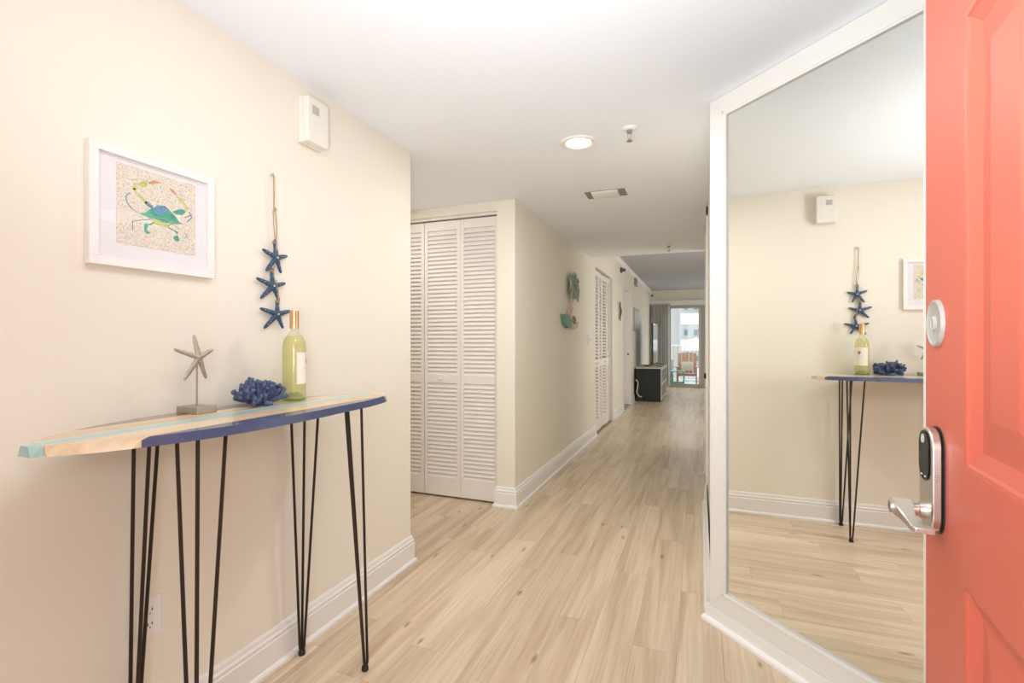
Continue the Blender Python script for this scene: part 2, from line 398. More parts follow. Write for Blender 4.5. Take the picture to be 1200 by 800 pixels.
# 45 degree wall that carries the mirror; its own frame: u along the wall, w into the wall
def FP(u, w, z):  # frame plane x + y = 2.52 at w = 0
    q = 2 ** -.5; return Vector((.045 + u * q + w * q, 2.475 - u * q + w * q, z))
def mbox(mb, u0, u1, w0, w1, z0, z1, mi=0):
    mb.prism([(u0, w0), (u1, w0), (u1, w1), (u0, w1)], z0, z1, lambda u, v, d: FP(u, v, d), mi); return mb
struct(mbox(MB(), -.005, 1.86, .03, .15, 0, H).obj('wall_mirror', M['wall']), 'angled cream wall carrying the full height mirror', 'wall')
sbox('wall_entry', (1.34, .02, 0), (1.48, 1.3, H), M['wall'], 'cream wall behind the open red door')
struct(MB().box((-1.75, -.10, 0), (-.66, .02, H)).box((.32, -.10, 0), (1.48, .02, H)).box((-.66, -.10, 2.38), (.32, .02, H)).obj('wall_front', M['wall']), 'entry wall around the front doorway behind the camera', 'wall')

BASE = [(0, 0), (.030, 0), (.030, .012), (.024, .020), (.018, .024), (.018, .112), (.0145, .117), (.0165, .124), (.0165, .131), (.011, .137), (.009, .150), (.004, .160), (0, .160)]
def base(name, path, side, label):
    o = MB().sweep(path, BASE, side).obj(name, M['trim']); struct(o, label, 'baseboard'); return o
base('baseboard_left', [(-1.61, .02), (-1.61, 2.49), (-2.93, 2.49)], -1, 'white moulded baseboard under the surfboard table')
base('baseboard_hall', [(-1.515, 3.615), (-1.515, 3.59), (-1.36, 3.59), (-1.36, 6.77)], -1, 'white moulded baseboard from louvred closet along the hallway')
base('baseboard_hall', [(-1.36, 8.215), (-1.36, 9.42)], -1, 'short white baseboard between second closet and doorway')
base('baseboard_hall', [(-1.36, 10.50), (-1.36, 14.8)], -1, 'white baseboard behind the black media cabinet')
base('baseboard_right', [(RX - .012, 4.28), (RX - .012, 2.56)], -1, 'white baseboard edge beside the mirror frame')
base('baseboard_right', [(RX - .003, 6.36), (RX - .003, 5.22)], -1, 'white baseboard at the far end of the right wall')
o = MB()
pr = [(-.03, 0), (.020 - .03 - .012, 0)]
# baseboard below the mirror frame
prof = [(0.0, 0), (-.052, 0), (-.052, .012), (-.046, .020), (-.036, .024), (-.036, .076), (0, .076)]
m = MB()
A = [m.bm.verts.new(FP(-.012 - (-w_) * .414, .03 + w_, z)) for w_, z in prof]; B = [m.bm.verts.new(FP(1.85, .03 + w_, z)) for w_, z in prof]
n = len(prof)
for i in range(n): m.bm.faces.new((A[i], B[i], B[(i + 1) % n], A[(i + 1) % n]))
m.bm.faces.new(A); m.bm.faces.new(B[::-1])
struct(m.obj('baseboard_mirror', M['trim']), 'white baseboard and shoe moulding under the mirror frame', 'baseboard')
# crown along the living room ceiling
struct(MB().sweep([(-1.36, 6.5), (-1.36, 14.8)], [(0, H2), (0, H2 - .07), (.012, H2 - .07), (.05, H2 - .018), (.055, H2)], -1).obj('trim_1', M['trim']), 'white crown moulding under the popcorn ceiling', 'trim')

# ------------------------------------------------------------------ mirror
mi = empty('mirror', FP(.5, .0, .08)); ml = Vector(mi.location)
def MP(u, w, z): return FP(u, w, z) - ml
def mframe(u0, u1, z0, z1, fw, name):
    specs = [('frame_stile', [(u0, z0), (u0 + fw, z0 + fw), (u0 + fw, z1 - fw), (u0, z1)]), ('frame_stile', [(u1, z1), (u1 - fw, z1 - fw), (u1 - fw, z0 + fw), (u1, z0)]),
             ('frame_rail', [(u0, z0), (u1, z0), (u1 - fw, z0 + fw), (u0 + fw, z0 + fw)]), ('frame_rail', [(u0, z1), (u0 + fw, z1 - fw), (u1 - fw, z1 - fw), (u1, z1)])]
    for nm, poly in specs:
        cx = sum(p[0] for p in poly) / 4; cz = sum(p[1] for p in poly) / 4
        mb = MB(); mb.prism(poly, 0, .03, lambda u, v, d: MP(u, d, v))
        o = mb.obj(nm, M['frame_cream'], mi)
        bv = o.modifiers.new('b', 'BEVEL'); bv.width = .0012; bv.segments = 2; bv.limit_method = 'ANGLE'
        # raised bead near the inner edge
    for nm, poly in [('inner_bead', [(u0 + fw - .016, z0 + fw - .016), (u1 - fw + .016, z0 + fw - .016), (u1 - fw + .016, z1 - fw + .016), (u0 + fw - .016, z1 - fw + .016)])]:
        mb = MB(); k = .007
        for (a, b) in zip(poly, poly[1:] + poly[:1]):
            x0, x1 = sorted((a[0], b[0])); y0, y1 = sorted((a[1], b[1]))
            mb.prism([(x0 - k, y0 - k), (x1 + k, y0 - k), (x1 + k, y1 + k), (x0 - k, y1 + k)], -.003, .004, lambda u, v, d: MP(u, d, v))
        o = mb.obj(nm, M['frame_cream'], mi); bv = o.modifiers.new('b', 'BEVEL'); bv.width = .002; bv.segments = 2
mframe(0, .947, .078, H - .002, .0935, 'mirror')
mbox_m = MB(); mbox_m.prism([(.085, .165), (.862, .165), (.862, H - .088), (.085, H - .088)], .0095, .0155, lambda u, v, d: MP(u, d, v))
mbox_m.obj('mirror_glass', M['mirror'], mi)
thing(mi, 'tall white-framed mirror covering the angled wall beside the red door', 'mirror')

# ------------------------------------------------------------------ front door (red)
dr = empty('door_1', (.382, 1.091, 0)); dr.rotation_euler = (0, 0, math.atan2(-.995, -.103))
# local frame: +x runs from the latch edge to the hinge, +y faces away from the visible side
dr.rotation_euler = (0, 0, math.atan2(-.995, -.103)); DW, DH, DT = .91, 2.33, .045
struct(dr, 'coral red six panel front door standing open at right', 'door')
cols = [(.185, .425), (.485, .725)]; rows = [(.25, .957), (1.128, 1.795), (1.93, 2.20)]
# visible side is local -y (towards the room)
def lp(mb, x0, x1, z0, z1, y0, y1, mi=0): return mb.box((x0, y0, z0), (x1, y1, z1), 0, mi)
sg = -1
def panel_door(mb, cols, rows, W, Hh, T):
    xs = sorted({0, W, *[c for p in cols for c in p]}); zs = sorted({.008, Hh, *[c for p in rows for c in p]})
    for i in range(len(xs) - 1):
        for j in range(len(zs) - 1):
            if (xs[i], xs[i + 1]) in cols and (zs[j], zs[j + 1]) in rows: continue
            mb.box((xs[i], 0, zs[j]), (xs[i + 1], T, zs[j + 1]))
body = MB(); panel_door(body, cols, rows, DW, DH, DT)
bmesh.ops.remove_doubles(body.bm, verts=body.bm.verts[:], dist=1e-5)
from collections import Counter
fc = {}
for f in body.bm.faces: fc.setdefault(tuple(sorted(v.index for v in f.verts)), []).append(f)
body.bm.verts.index_update(); fc = {}
for f in body.bm.faces: fc.setdefault(tuple(sorted(v.index for v in f.verts)), []).append(f)
bmesh.ops.delete(body.bm, geom=[f for k, v in fc.items() if len(v) > 1 for f in v], context='FACES')
body.obj('door_leaf', M['red'], dr)
def field(a, b, c, d):
    mb = MB()
    def ring(i, y): return [mb.bm.verts.new(p) for p in ((a + i, y, c + i), (b - i, y, c + i), (b - i, y, d - i), (a + i, y, d - i))]
    for s0, f in ((1, lambda y: y), (-1, lambda y: DT - y)):
        R_ = [ring(0, f(0.0)), ring(.006, f(.001)), ring(.010, f(.004)), ring(.030, f(.012)), ring(.036, f(.012)), ring(.052, f(.010)), ring(.080, f(.004)), ring(.086, f(.004))]
        for A_, B_ in zip(R_, R_[1:]):
            for k in range(4): mb.bm.faces.new((A_[k], A_[(k + 1) % 4], B_[(k + 1) % 4], B_[k]))
        mb.bm.faces.new(R_[-1])
    o = mb.obj('door_panel', M['red'], dr); return o
for c in cols:
    for r in rows: field(c[0], c[1], r[0], r[1])
# the local x axis points to the hinge; the room side must face the camera's left
# smart lock with lever
lk = empty('door_lock', (0, 0, 0)); lk.parent = dr
def rrect(x0, x1, z0, z1, r, n=6):
    pts = []
    for cx, cz, a0 in ((x1 - r, z1 - r, 0), (x0 + r, z1 - r, 90), (x0 + r, z0 + r, 180), (x1 - r, z0 + r, 270)):
        for k in range(n + 1): t = R(a0 + 90 * k / n); pts.append((cx + r * math.cos(t), cz + r * math.sin(t)))
    return pts
def lockpt(u, v, d): return Vector((u, -d, v))
lo = MB().prism(rrect(.027, .1035, .993, 1.171, .033), 0, .0018, lockpt).obj('gasket', M['black'], lk)
lb = MB().prism(rrect(.029, .101, .995, 1.169, .032), .0018, .0165, lockpt).obj('escutcheon', M['steel'], lk)
bv = lb.modifiers.new('b', 'BEVEL'); bv.width = .003; bv.segments = 3; bv.limit_method = 'ANGLE'; bv.angle_limit = R(50); smooth(lb, 30)
MB().prism(rrect(.036, .092, 1.079, 1.163, .026), .0165, .0185, lockpt).obj('touch_screen', M['touch'], lk)
mk = MB()
mk.tube([lockpt(.060 + .007 * math.cos(R(a)), 1.149 + .007 * math.sin(R(a)), .0187) for a in range(0, 361, 24)], .0010, 5)
mk.tube([lockpt(.056, 1.153, .0188), lockpt(.060, 1.149, .0188), lockpt(.060, 1.144, .0188)], .0008, 4)
mk.tube([lockpt(.064, 1.153, .0188), lockpt(.060, 1.149, .0188)], .0008, 4)
mk.obj('lock_emblem', M['grey_plastic'], lk)
mk = MB(); mk.box(lockpt(.050, 1.0862, .0184), lockpt(.057, 1.0882, .0190)); mk.box(lockpt(.070, 1.0862, .0184), lockpt(.077, 1.0882, .0190)); mk.obj('status_light', M['light_bars'], lk)
mk = MB()
for i, (dy, dz) in enumerate([(0, 0), (.003, 0), (-.003, 0), (0, .0035), (.003, .0035), (-.003, .0035), (.0015, .0068), (-.0015, .0068), (0, -.0035)]):
    mk.box((.1008, -.010 + dy - .0005, 1.089 + dz - .0005), (.1013, -.010 + dy + .0005, 1.089 + dz + .0005))
mk.obj('speaker_hole', M['black'], lk)
lv = MB(); cx, cz = .066, 1.028
lv.tube([lockpt(cx, cz, .0165), lockpt(cx, cz, .026), lockpt(cx, cz, .027)], [.0145, .0140, .0120], 20)
lv.tube([lockpt(cx, cz, .027), lockpt(cx, cz, .062)], .0115, 20)
lvo = lv.obj('lever_neck', M['steel'], lk, sm=True)
kc = MB(); kc.tube([lockpt(cx, cz, .060), lockpt(cx, cz, .066), lockpt(cx, cz, .0665)], [.0105, .0105, .0085], 20)
kc.obj('key_cylinder', M['steel'], lk, sm=True)
MB().box(lockpt(cx - .001, cz - .005, .066), lockpt(cx + .001, cz + .005, .0670)).obj('keyhole', M['black'], lk)
bl = MB()
prof_l = []
secs = [(.054, .013, .034, .064), (.075, .012, .034, .063), (.10, .009, .038, .060), (.125, .007, .042, .058), (.150, .006, .040, .057), (.160, .005, .022, .056), (.165, .004, .022, .052)]
rings = []
for (xx, hh, d0, d1) in secs:
    dz = -(xx - .054) * .06
    rings.append([bl.bm.verts.new(lockpt(xx, cz + dz + a * hh, d)) for a, d in ((1, d0), (1.0, d1 - .003), (.7, d1), (-.7, d1), (-1, d1 - .003), (-1, d0), (-.6, d0 + .006), (.6, d0 + .006))])
for A_, B_ in zip(rings, rings[1:]):
    for k in range(8): bl.bm.faces.new((A_[k], A_[(k + 1) % 8], B_[(k + 1) % 8], B_[k]))
bl.bm.faces.new(rings[0]); bl.bm.faces.new(rings[-1][::-1])
o = bl.obj('lever_blade', M['steel'], lk); bv = o.modifiers.new('b', 'BEVEL'); bv.width = .0015; bv.segments = 2; smooth(o, 35)
# round peephole cover
pc = MB().lathe([(0, -.006), (.010, -.0065), (.012, -.005), (.013, -.0035), (.033, -.0035), (.036, -.006), (.039, -.0055), (.0405, 0), (0, 0)], (.063, 0, 1.346), 40, 'Y')
pc.obj('peephole_cover', M['cover_grey'], dr, sm=True)
MB().tube([(.063 + .008 * math.cos(R(a)), -.006, 1.346 + .011 * math.sin(R(a))) for a in range(0, 361, 30)], .0012, 5).obj('cover_ring', M['grey_plastic'], dr)
# hinges
for z in (.25, 1.2, 2.1):
    MB().tube([(DW + .004, -.002, z - .05), (DW + .004, -.002, z + .05)], .007, 10).obj('hinge', M['steel'], dr)
# ------------------------------------------------------------------ louvred bifold closet
def leaf_mesh(Wd, z0, z1, rail0, rail1, st=.031):
    m = MB(); T = .026
    m.box((0, 0, z0), (st, T, z1), .0015).box((Wd - st, 0, z0), (Wd, T, z1), .0015)
    m.box((st, .001, z0), (Wd - st, T - .001, z0 + .155)).box((st, .001, z1 - .075), (Wd - st, T - .001, z1)).box((st, .001, rail0), (Wd - st, T - .001, rail1))
    return m
PITCH = .0345
def slat_mb(m, Wd, z, st=.031, t=.006, h=.047):
    # front edge low, back edge high
    y0, y1 = .003, .023; a = h * .5
    prof = [(y0, z - a), (y0 - .0005, z - a + t), (y1, z + a), (y1, z + a - t)]
    A = [m.bm.verts.new((st - .001, y, zz)) for y, zz in prof]; B = [m.bm.verts.new((Wd - st + .001, y, zz)) for y, zz in prof]
    m.bm.faces.new(A[::-1]); m.bm.faces.new(B)
    for i in range(4): m.bm.faces.new((A[i], A[(i + 1) % 4], B[(i + 1) % 4], B[i]))
    return m
Z0, Z1, RA, RB = .016, 2.33, .965, 1.035
LW = .3415
lm = leaf_mesh(LW, Z0, Z1, RA, RB).mesh('door_leaf'); lm.materials.append(M['closet'])
slm = slat_mb(MB(), LW, 0).mesh('slat'); slm.materials.append(M['closet'])
zs = []
for lo_, hi_ in ((Z0 + .155, RA), (RB, Z1 - .075)):
    n_ = round((hi_ - lo_) / PITCH); zs += [lo_ + (hi_ - lo_) * (i + .5) / n_ for i in range(n_)]
def bifold(name, x, label, knob_leaf):
    root = empty(name, (x, 3.625, 0)); struct(root, label, 'door')
    for k in range(2):
        lf = link('door_leaf', lm, None, root); lf.location = (k * (LW + .002), 0, 0)
        for zz in zs:
            s = link('slat', slm, None, lf); s.location = (0, 0, zz)
        if k == knob_leaf:
            MB().lathe([(0, -.034), (.010, -.033), (.0155, -.027), (.0165, -.021), (.012, -.014), (.007, -.009), (.007, 0), (.0, 0)], (LW * .47, 0, 1.0), 20, 'Y').obj('door_knob', M['closet'], lf, sm=True)
    return root
bifold('door_2', -2.203, 'right pair of louvred bifold closet doors nearest the hallway corner', 0)
bifold('door_3', -2.203 - 2 * (LW + .002) - .003, 'left pair of louvred bifold closet doors partly hidden by wall', 1)
struct(MB().box((-2.93, 3.620, CO - .022), (-1.515, 3.66, CO), .001).obj('trim_2', M['closet']), 'painted head track over the louvred closet doors', 'trim')
for x in (-2.19, -2.17, -1.60): pass
# second closet along the hall
root = empty('door_4', (-1.40, 6.78, 0), R(90)); struct(root, 'narrow louvred bifold doors along the hallway wall', 'door')
LW2 = .334
lm2 = leaf_mesh(LW2, .02, 2.33, .94, 1.06, .05)
lm2 = lm2.mesh('door_leaf'); lm2.materials.append(M['closet'])
sm2 = MB()
z = .19
while z < 2.24:
    if not (.93 < z < 1.07): slat_mb(sm2, LW2, z, .05, h=.030)
    z += .048
sm2 = sm2.mesh('slats'); sm2.materials.append(M['closet'])
fold = [(0, 0, -4), (LW2, -.023, 4), (LW2 * 2 + .004, 0, -4), (LW2 * 3 + .004, -.023, 4)]
for (x, y, a) in fold:
    lf = link('door_leaf', lm2, None, root); lf.location = (x, y, 0); lf.rotation_euler = (0, 0, R(a))
    s = link('slats', sm2, None, lf); s['kind'] = 'stuff'
    MB().lathe([(0, -.03), (.012, -.028), (.016, -.02), (.008, -.01), (.007, 0), (0, 0)], (LW2 * .5, 0, 1.0), 12, 'Y').obj('door_knob', M['trim'], lf, sm=True) if a < 0 else None
sbox('trim_3', (-1.372, 8.13, 0), (-1.345, 8.21, 2.40), M['trim'], 'white casing strip on the far side of the second closet', 'trim')
# doorway further on: white jamb, casing and head
struct(MB().box((-1.50, 10.40, 0), (-1.345, 10.42, 2.38)).box((-1.36, 10.42, 0), (-1.343, 10.50, 2.45)).box((-1.50, 9.42, 2.36), (-1.36, 10.40, 2.38))
       .box((-1.36, 9.42, 2.38), (-1.343, 10.42, 2.45)).box((-1.505, 9.42, 0), (-1.495, 10.40, 2.36)).obj('door_5', M['trim']), 'white painted doorway jamb and casing midway down the hall', 'door')
o = MB().lathe([(0, -.03), (.014, -.028), (.02, -.018), (.01, -.008), (.02, 0), (0, 0)], (-1.40, 10.40, 1.05), 14, 'Y').obj('strike_plate', M['grille'], bpy.data.objects['door_5'], sm=True)
# right wall door
struct(MB().box((.098, 4.37, .01), (.135, 5.13, 2.34)).box((.05, 4.29, 0), (.072, 4.36, 2.42)).box((.05, 5.14, 0), (.072, 5.21, 2.42)).box((.05, 4.29, 2.35), (.072, 5.21, 2.42)).obj('door_6', M['trim']), 'white closed door on the right past the mirror', 'door')
MB().lathe([(0, -.062), (.018, -.060), (.027, -.048), (.027, -.038), (.012, -.025), (.012, -.008), (.028, -.006), (.028, 0), (0, 0)], (.098, 5.02, .985), 20, 'X').obj('door_knob', M['black'], bpy.data.objects['door_6'], sm=True)

# ------------------------------------------------------------------ balcony door, blind, outside
wd = empty('window_1', (-.83, 14.82, 0)); struct(wd, 'sliding glass balcony door at the end of the flat', 'window')
def fb(name, x0, x1, z0, z1, m, y0=0.0, y1=.06): return MB().box((x0 + .83, y0, z0), (x1 + .83, y1, z1), .003).obj(name, m, wd)
fb('door_track', -.83, 1.75, 0, .10, M['alu'], -.02, .12); fb('frame_head', -.83, 1.75, 2.27, 2.36, M['alu']); fb('frame_stile', -.83, -.78, .10, 2.27, M['alu'])
fb('frame_stile', .04, .17, .10, 2.27, M['alu'], -.01, .05); fb('inner_stile', -.03, .04, .10, 2.27, M['alu_pink']); fb('frame_stile', 1.68, 1.75, .10, 2.27, M['alu'])
fb('glass_pane', -.78, .0, .10, 2.27, M['pane'], .03, .036); fb('glass_pane', .17, 1.68, .10, 2.27, M['pane'], .03, .036)
sbox('trim_4', (-1.36, 14.70, 2.40), (1.9, 14.80, 2.49), M['trim'], 'pale valance over the balcony door and blind', 'trim')
vb = empty('vertical_blind', (-1.05, 14.68, 2.40)); thing(vb, 'stacked grey vertical blind beside the sliding balcony door', 'blind')
MB().box((-.28, -.02, -.03), (.26, .02, -.0), .002).obj('head_rail', M['alu'], vb)
vane = MB().prism([(-.040, -.003), (-.02, .004), (0, .006), (.02, .004), (.040, -.003), (0, .003)], -2.36, -.03, lambda u, v, d: Vector((u, v, d))).mesh('vane'); vane.materials.append(M['curtain'])
for i in range(11):
    v = link('vane', vane, None, vb); v.location = (-.26 + i * .049, (i % 2) * .01, 0); v.rotation_euler = (0, 0, R(70 - (i * 37 % 40)))
sbox('balcony_floor', (-4, 14.95, -.25), (4, 17.0, -.02), M['deck'], 'pale concrete balcony floor outside the sliding door', 'floor')
rl = empty('balcony_railing', (0, 16.9, 0)); thing(rl, 'white metal railing along the balcony edge', 'railing')
MB().box((-4, -.02, 1.17), (4, .02, 1.21)).obj('top_rail', M['outside_white'], rl); MB().box((-4, -.015, .06), (4, .015, .09)).obj('bottom_rail', M['outside_white'], rl)
for x in (-3.98, -1.9, .2, 2.1, 3.98): MB().box((x - .02, -.02, -.02), (x + .02, .02, 1.17)).obj('post', M['outside_white'], rl)
bal = MB().box((-.008, -.008, .09), (.008, .008, 1.17)).mesh('baluster'); bal.materials.append(mat('railing_grey', (.40, .40, .38), .5))
for i in range(60):
    b = link('baluster', bal, None, rl); b.location = (-3.9 + i * .115, 0, 0)
# adirondack style chair
ch = empty('adirondack_chair', (-.36, 15.85, -.02)); thing(ch, 'red-brown slatted deck chair with beige cushion on the balcony', 'chair')
for i in range(5):
    x = -.22 + i * .11
    MB().box((x - .048, .0, .36), (x + .048, .022, 1.02 - abs(i - 2) * .012), .004, rot=Matrix.Rotation(R(-14), 3, 'X'), piv=(x, 0, .36)).obj('back_slat', M['chair_wood'], ch)
for i in range(5):
    MB().box((-.26, -.50 + i * .10, .36), (.26, -.42 + i * .10, .38), .003).obj('seat_slat', M['chair_wood'], ch)
for s in (-1, 1):
    MB().box((s * .27 - .02, -.52, 0), (s * .27 + .02, -.44, .56), .003).obj('leg', M['chair_wood'], ch)
    MB().box((s * .27 - .02, .02, 0), (s * .27 + .02, .10, .56), .003).obj('leg', M['chair_wood'], ch)
    MB().box((s * .30 - .06, -.56, .56), (s * .30 + .06, .12, .58), .004).obj('arm', M['chair_wood'], ch)
MB().box((-.26, -.50, .30), (.26, -.47, .37), .002).obj('apron', M['chair_wood'], ch)
MB().box((-.17, -.16, .42), (.17, -.05, .72), .03, rot=Matrix.Rotation(R(-14), 3, 'X')).obj('cushion', M['cushion'], ch, sm=True)
tt = empty('side_table', (-.60, 15.05, -.02)); thing(tt, 'small teal side table outside the sliding door', 'table')
MB().box((-.19, -.14, .45), (.19, .14, .475), .003).obj('table_top', M['teal_wood'], tt)
for sx in (-1, 1):
    for sy in (-1, 1): MB().box((sx * .165 - .016, sy * .115 - .016, 0), (sx * .165 + .016, sy * .115 + .016, .45)).obj('leg', M['teal_wood'], tt)
for sy in (-1, 1): MB().box((-.165, sy * .115 - .01, .12), (.165, sy * .115 + .01, .15)).obj('stretcher', M['teal_wood'], tt)
gt = empty('patio_chair', (-.98, 15.75, -.02)); thing(gt, 'grey balcony chair behind the media cabinet', 'chair')
MB().box((-.22, -.2, .40), (.22, .2, .43), .004).obj('seat', M['dark_grey'], gt)
MB().box((-.21, -.01, .43), (.21, .012, .74), .02, rot=Matrix.Rotation(R(-10), 3, 'X'), piv=(0, .19, .43)).obj('backrest', M['alu'], gt)
for sx in (-1, 1):
    for sy in (-1, 1): MB().tube([(sx * .19, sy * .17, .40), (sx * .21, sy * .2, 0)], .012, 6).obj('leg', M['dark_grey'], gt)

# opposite building
bd = empty('apartment_building', (0, 80, -12)); thing(bd, 'white apartment block with balconies across from the sliding door', 'building')
MB().box((-3.0, 0, 0), (12, 12, 34)).box((-14, 3, 0), (-3.0, 15, 34)).obj('facade', M['facade'], bd)
for k in range(8):
    z = 4.05 * k + .05 if False else 16.0 - 12 + 0 + (k - 1) * 4.0
    z = (k * 4.0) + .1
    MB().box((-2.7, -1.6, z - .18), (20, 0, z + .18)).obj('balcony_slab', M['outside_white'], bd)
    MB().box((-2.7, -1.6, z + .18), (20, -1.52, z + 1.5)).obj('balcony_wall', M['outside_white'], bd)
    for (a, b_, c_, d_) in ((-2.38, -1.62, 2.05, 3.15), (-.95, -.1, 2.05, 3.15)):
        f = MB().box((a, -.06, z + c_), (b_, .02, z + d_)).obj('window', M['window_grey'], bd)
        MB().box((a + .12, -.09, z + c_ + .12), (b_ - .12, -.05, z + d_ - .12)).obj('pane', M['window_dark'], f)
for k in range(7): MB().box((-14, 2.9, k * 4 + 1.5), (-6, 3.02, k * 4 + 3.2)).obj('window', M['window_dark'], bd)

# ------------------------------------------------------------------ media cabinet and television
cb = empty('media_cabinet', (-1.04, 11.0, 0)); thing(cb, 'black distressed media cabinet with worn white front edges', 'cabinet')
W2 = .27
MB().box((-W2, 0, .04), (W2 - .02, .03, .72), .003).obj('side_panel', M['black_cab'], cb)
MB().box((-W2, 1.47, .04), (W2 - .02, 1.5, .72), .003).obj('side_panel', M['black_cab'], cb)
MB().box((-W2, .03, .04), (-W2 + .02, 1.47, .72)).obj('back_panel', M['black_cab'], cb)
MB().box((-W2, 0, 0), (W2 - .03, 1.5, .04), .002).obj('plinth', M['black_cab'], cb)
MB().box((-W2 - .005, -.012, .72), (W2 + .015, 1.512, .745), .004).obj('top', M['drift'], cb)
MB().box((-W2 + .02, .03, .36), (W2 - .02, 1.47, .385)).obj('shelf', M['black_cab'], cb)
for y in (0, .48, .98, 1.46): MB().box((W2 - .02, y, .04), (W2 + .004, y + .04, .72), .002).obj('front_stile', M['drift'], cb)
for z in (.04, .36, .69): MB().box((W2 - .018, .04, z), (W2 + .002, 1.46, z + .03), .002).obj('front_rail', M['drift'], cb)
tv = empty('television', (-.97, 11.25, .745)); thing(tv, 'thin black flat screen television on the media cabinet', 'television')
MB().box((-.03, 0, .05), (.0, 1.28, .99), .004).obj('housing', M['black'], tv)
MB().box((.0, .012, .062), (.003, 1.268, .978)).obj('screen', M['black_gloss'], tv)
for y in (.16, 1.12):
    MB().tube([(-.19, y, .008), (-.06, y, .035), (-.015, y, .055), (.03, y, .035), (.17, y, .008)], .009, 6).obj('foot', M['black'], tv)
cr = MB().tube([(-1.325, 10.99, .46), (-1.29, 10.96, .47), (-1.26, 10.95, .40), (-1.27, 10.94, .30), (-1.29, 10.95, .20), (-1.24, 10.94, .12), (-1.18, 10.93, .10)], .010, 6)
thing(cr.obj('power_cord', M['white_plastic'], sm=True), 'white power cord hanging against the side of the black cabinet', 'cord')

# ------------------------------------------------------------------ surfboard console table
TZ = 1.083
st = empty('console_table', (-1.395, 1.22, 0)); thing(st, 'surfboard-shaped console table with striped wood top and hairpin legs', 'table')
HW = [(.615, .014), (.65, .048), (.70, .090), (.78, .136), (.86, .166), (.95, .186), (1.07, .198), (1.20, .201), (1.33, .195), (1.45, .182), (1.57, .165), (1.67, .136), (1.74, .105), (1.79, .066), (1.812, .020)]
def hw(y):
    for (a, b), (c, d) in zip(HW, HW[1:]):
        if a <= y <= c:
            t = (y - a) / (c - a); return b + (d - b) * t
    return 0
ys = [.615 + (1.812 - .615) * i / 60 for i in range(61)]
def strip(name, xa, xb, m):
    zt, zb = TZ, TZ - .024; sl = .011; mb = MB(); secs = []
    for y in ys:
        ht = hw(y); hb = ht + sl; cx = .050 * (max(0, y - 1.3) / .52) ** 2; a, b = max(xa, cx - hb), min(xb, cx + hb)
        if b - a < .0004: continue
        zz = lambda x: zt if abs(x - cx) <= ht else zb + (hb - abs(x - cx)) / sl * (zt - zb)
        cl_ = lambda v: min(max(v, a), b)
        c1, c2 = cl_(cx + ht), cl_(cx - ht)
        secs.append([mb.bm.verts.new((x, y - 1.22, z)) for x, z in ((a, zb), (b, zb), (b, zz(b)), (c1, zz(c1)), (c2, zz(c2)), (a, zz(a)))])
    for A, B in zip(secs, secs[1:]):
        for i in range(6): mb.bm.faces.new((A[i], A[(i + 1) % 6], B[(i + 1) % 6], B[i]))
    mb.bm.faces.new(secs[0]); mb.bm.faces.new(secs[-1][::-1])
    bmesh.ops.remove_doubles(mb.bm, verts=mb.bm.verts[:], dist=2e-5)
    bmesh.ops.dissolve_degenerate(mb.bm, edges=mb.bm.edges[:], dist=1e-5)
    return mb.obj(name, m, st)
G_ = .0003
strip('board_strip', -.25, -.125 - G_, M['grey_strip'])['label'] = 'grey stained strip along the wall side'
strip('board_strip', -.125, -.032 - G_, M['pale_wood'])
strip('board_strip', -.032, .032 - G_, M['teal_strip'])['label'] = 'pale aqua centre strip'
strip('board_strip', .032, .136 - G_, M['pale_wood'])
strip('board_strip', .136, .25, M['navy'])['label'] = 'navy stained strip along the front edge'
def hairpin(foot, corner, sx, sy, l=.085):
    """three rods from an L-shaped plate (corner, and l away along x and along y) down to one foot"""
    lg = empty('hairpin_leg', (0, 0, 0)); lg.parent = st
    fx, fy = foot[0] + 1.395, foot[1] - 1.22; cx, cy = corner[0] + 1.395, corner[1] - 1.22; zt = TZ - .027
    for (tx, ty) in ((0, 0), (sx * l, 0), (0, sy * l)):
        t = Vector((cx + tx, cy + ty, zt)); q = Vector((tx, ty)) - Vector((sx * l / 3, sy * l / 3)); q = q.normalized() * .009
        b = Vector((fx + q.x, fy + q.y, .032))
        MB().tube([t, t.lerp(b, .5), b, Vector((fx + q.x * .4, fy + q.y * .4, .014))], .0052, 8).obj('rod', M['dark_metal'], lg, sm=True)
    MB().lathe([(0, 0), (.013, 0), (.0145, .006), (.012, .018), (.006, .024), (0, .024)], (fx, fy, 0), 16).obj('foot', M['black'], lg, sm=True)
    e_ = .014
    pl = [(cx - sx * e_, cy - sy * e_), (cx + sx * (l + e_), cy - sy * e_), (cx + sx * (l + e_), cy + sy * e_), (cx + sx * e_, cy + sy * (l + e_)), (cx - sx * e_, cy + sy * (l + e_))]
    MB().prism(pl, TZ - .0275, TZ - .0245, lambda u, v, d: Vector((u, v, d))).obj('mounting_plate', M['dark_metal'], lg)
hairpin((-1.560, 1.590), (-1.555, 1.60), 1, -1, .075)
hairpin((-1.250, 1.605), (-1.268, 1.605), -1, -1, .080)
hairpin((-1.550, .930), (-1.548, .932), 1, 1, .070)
hairpin((-1.190, .862), (-1.285, .935), -1, 1, .085)

# starfish helper: centre (0,0,0), arms in the local y/z plane, x is the thickness
def starfish(mb, tips, thick=.0075, wid=.0115, bulge=.006):
    for (y, z) in tips:
        L_ = math.hypot(y, z); pts = []; rs = []
        for k in range(10):
            t = k / 9; pts.append((bulge * (1 - t) ** 2 + .001 * math.sin(t * 3), y * t, z * t))
            rs.append(wid * (1.05 - .48 * t) * (1 if k < 9 else .5) * (.93 + .07 * math.cos(k * 2.1)))
        mb.tube(pts, rs, 10, flat=((1, 0, 0), thick / wid))
    return mb
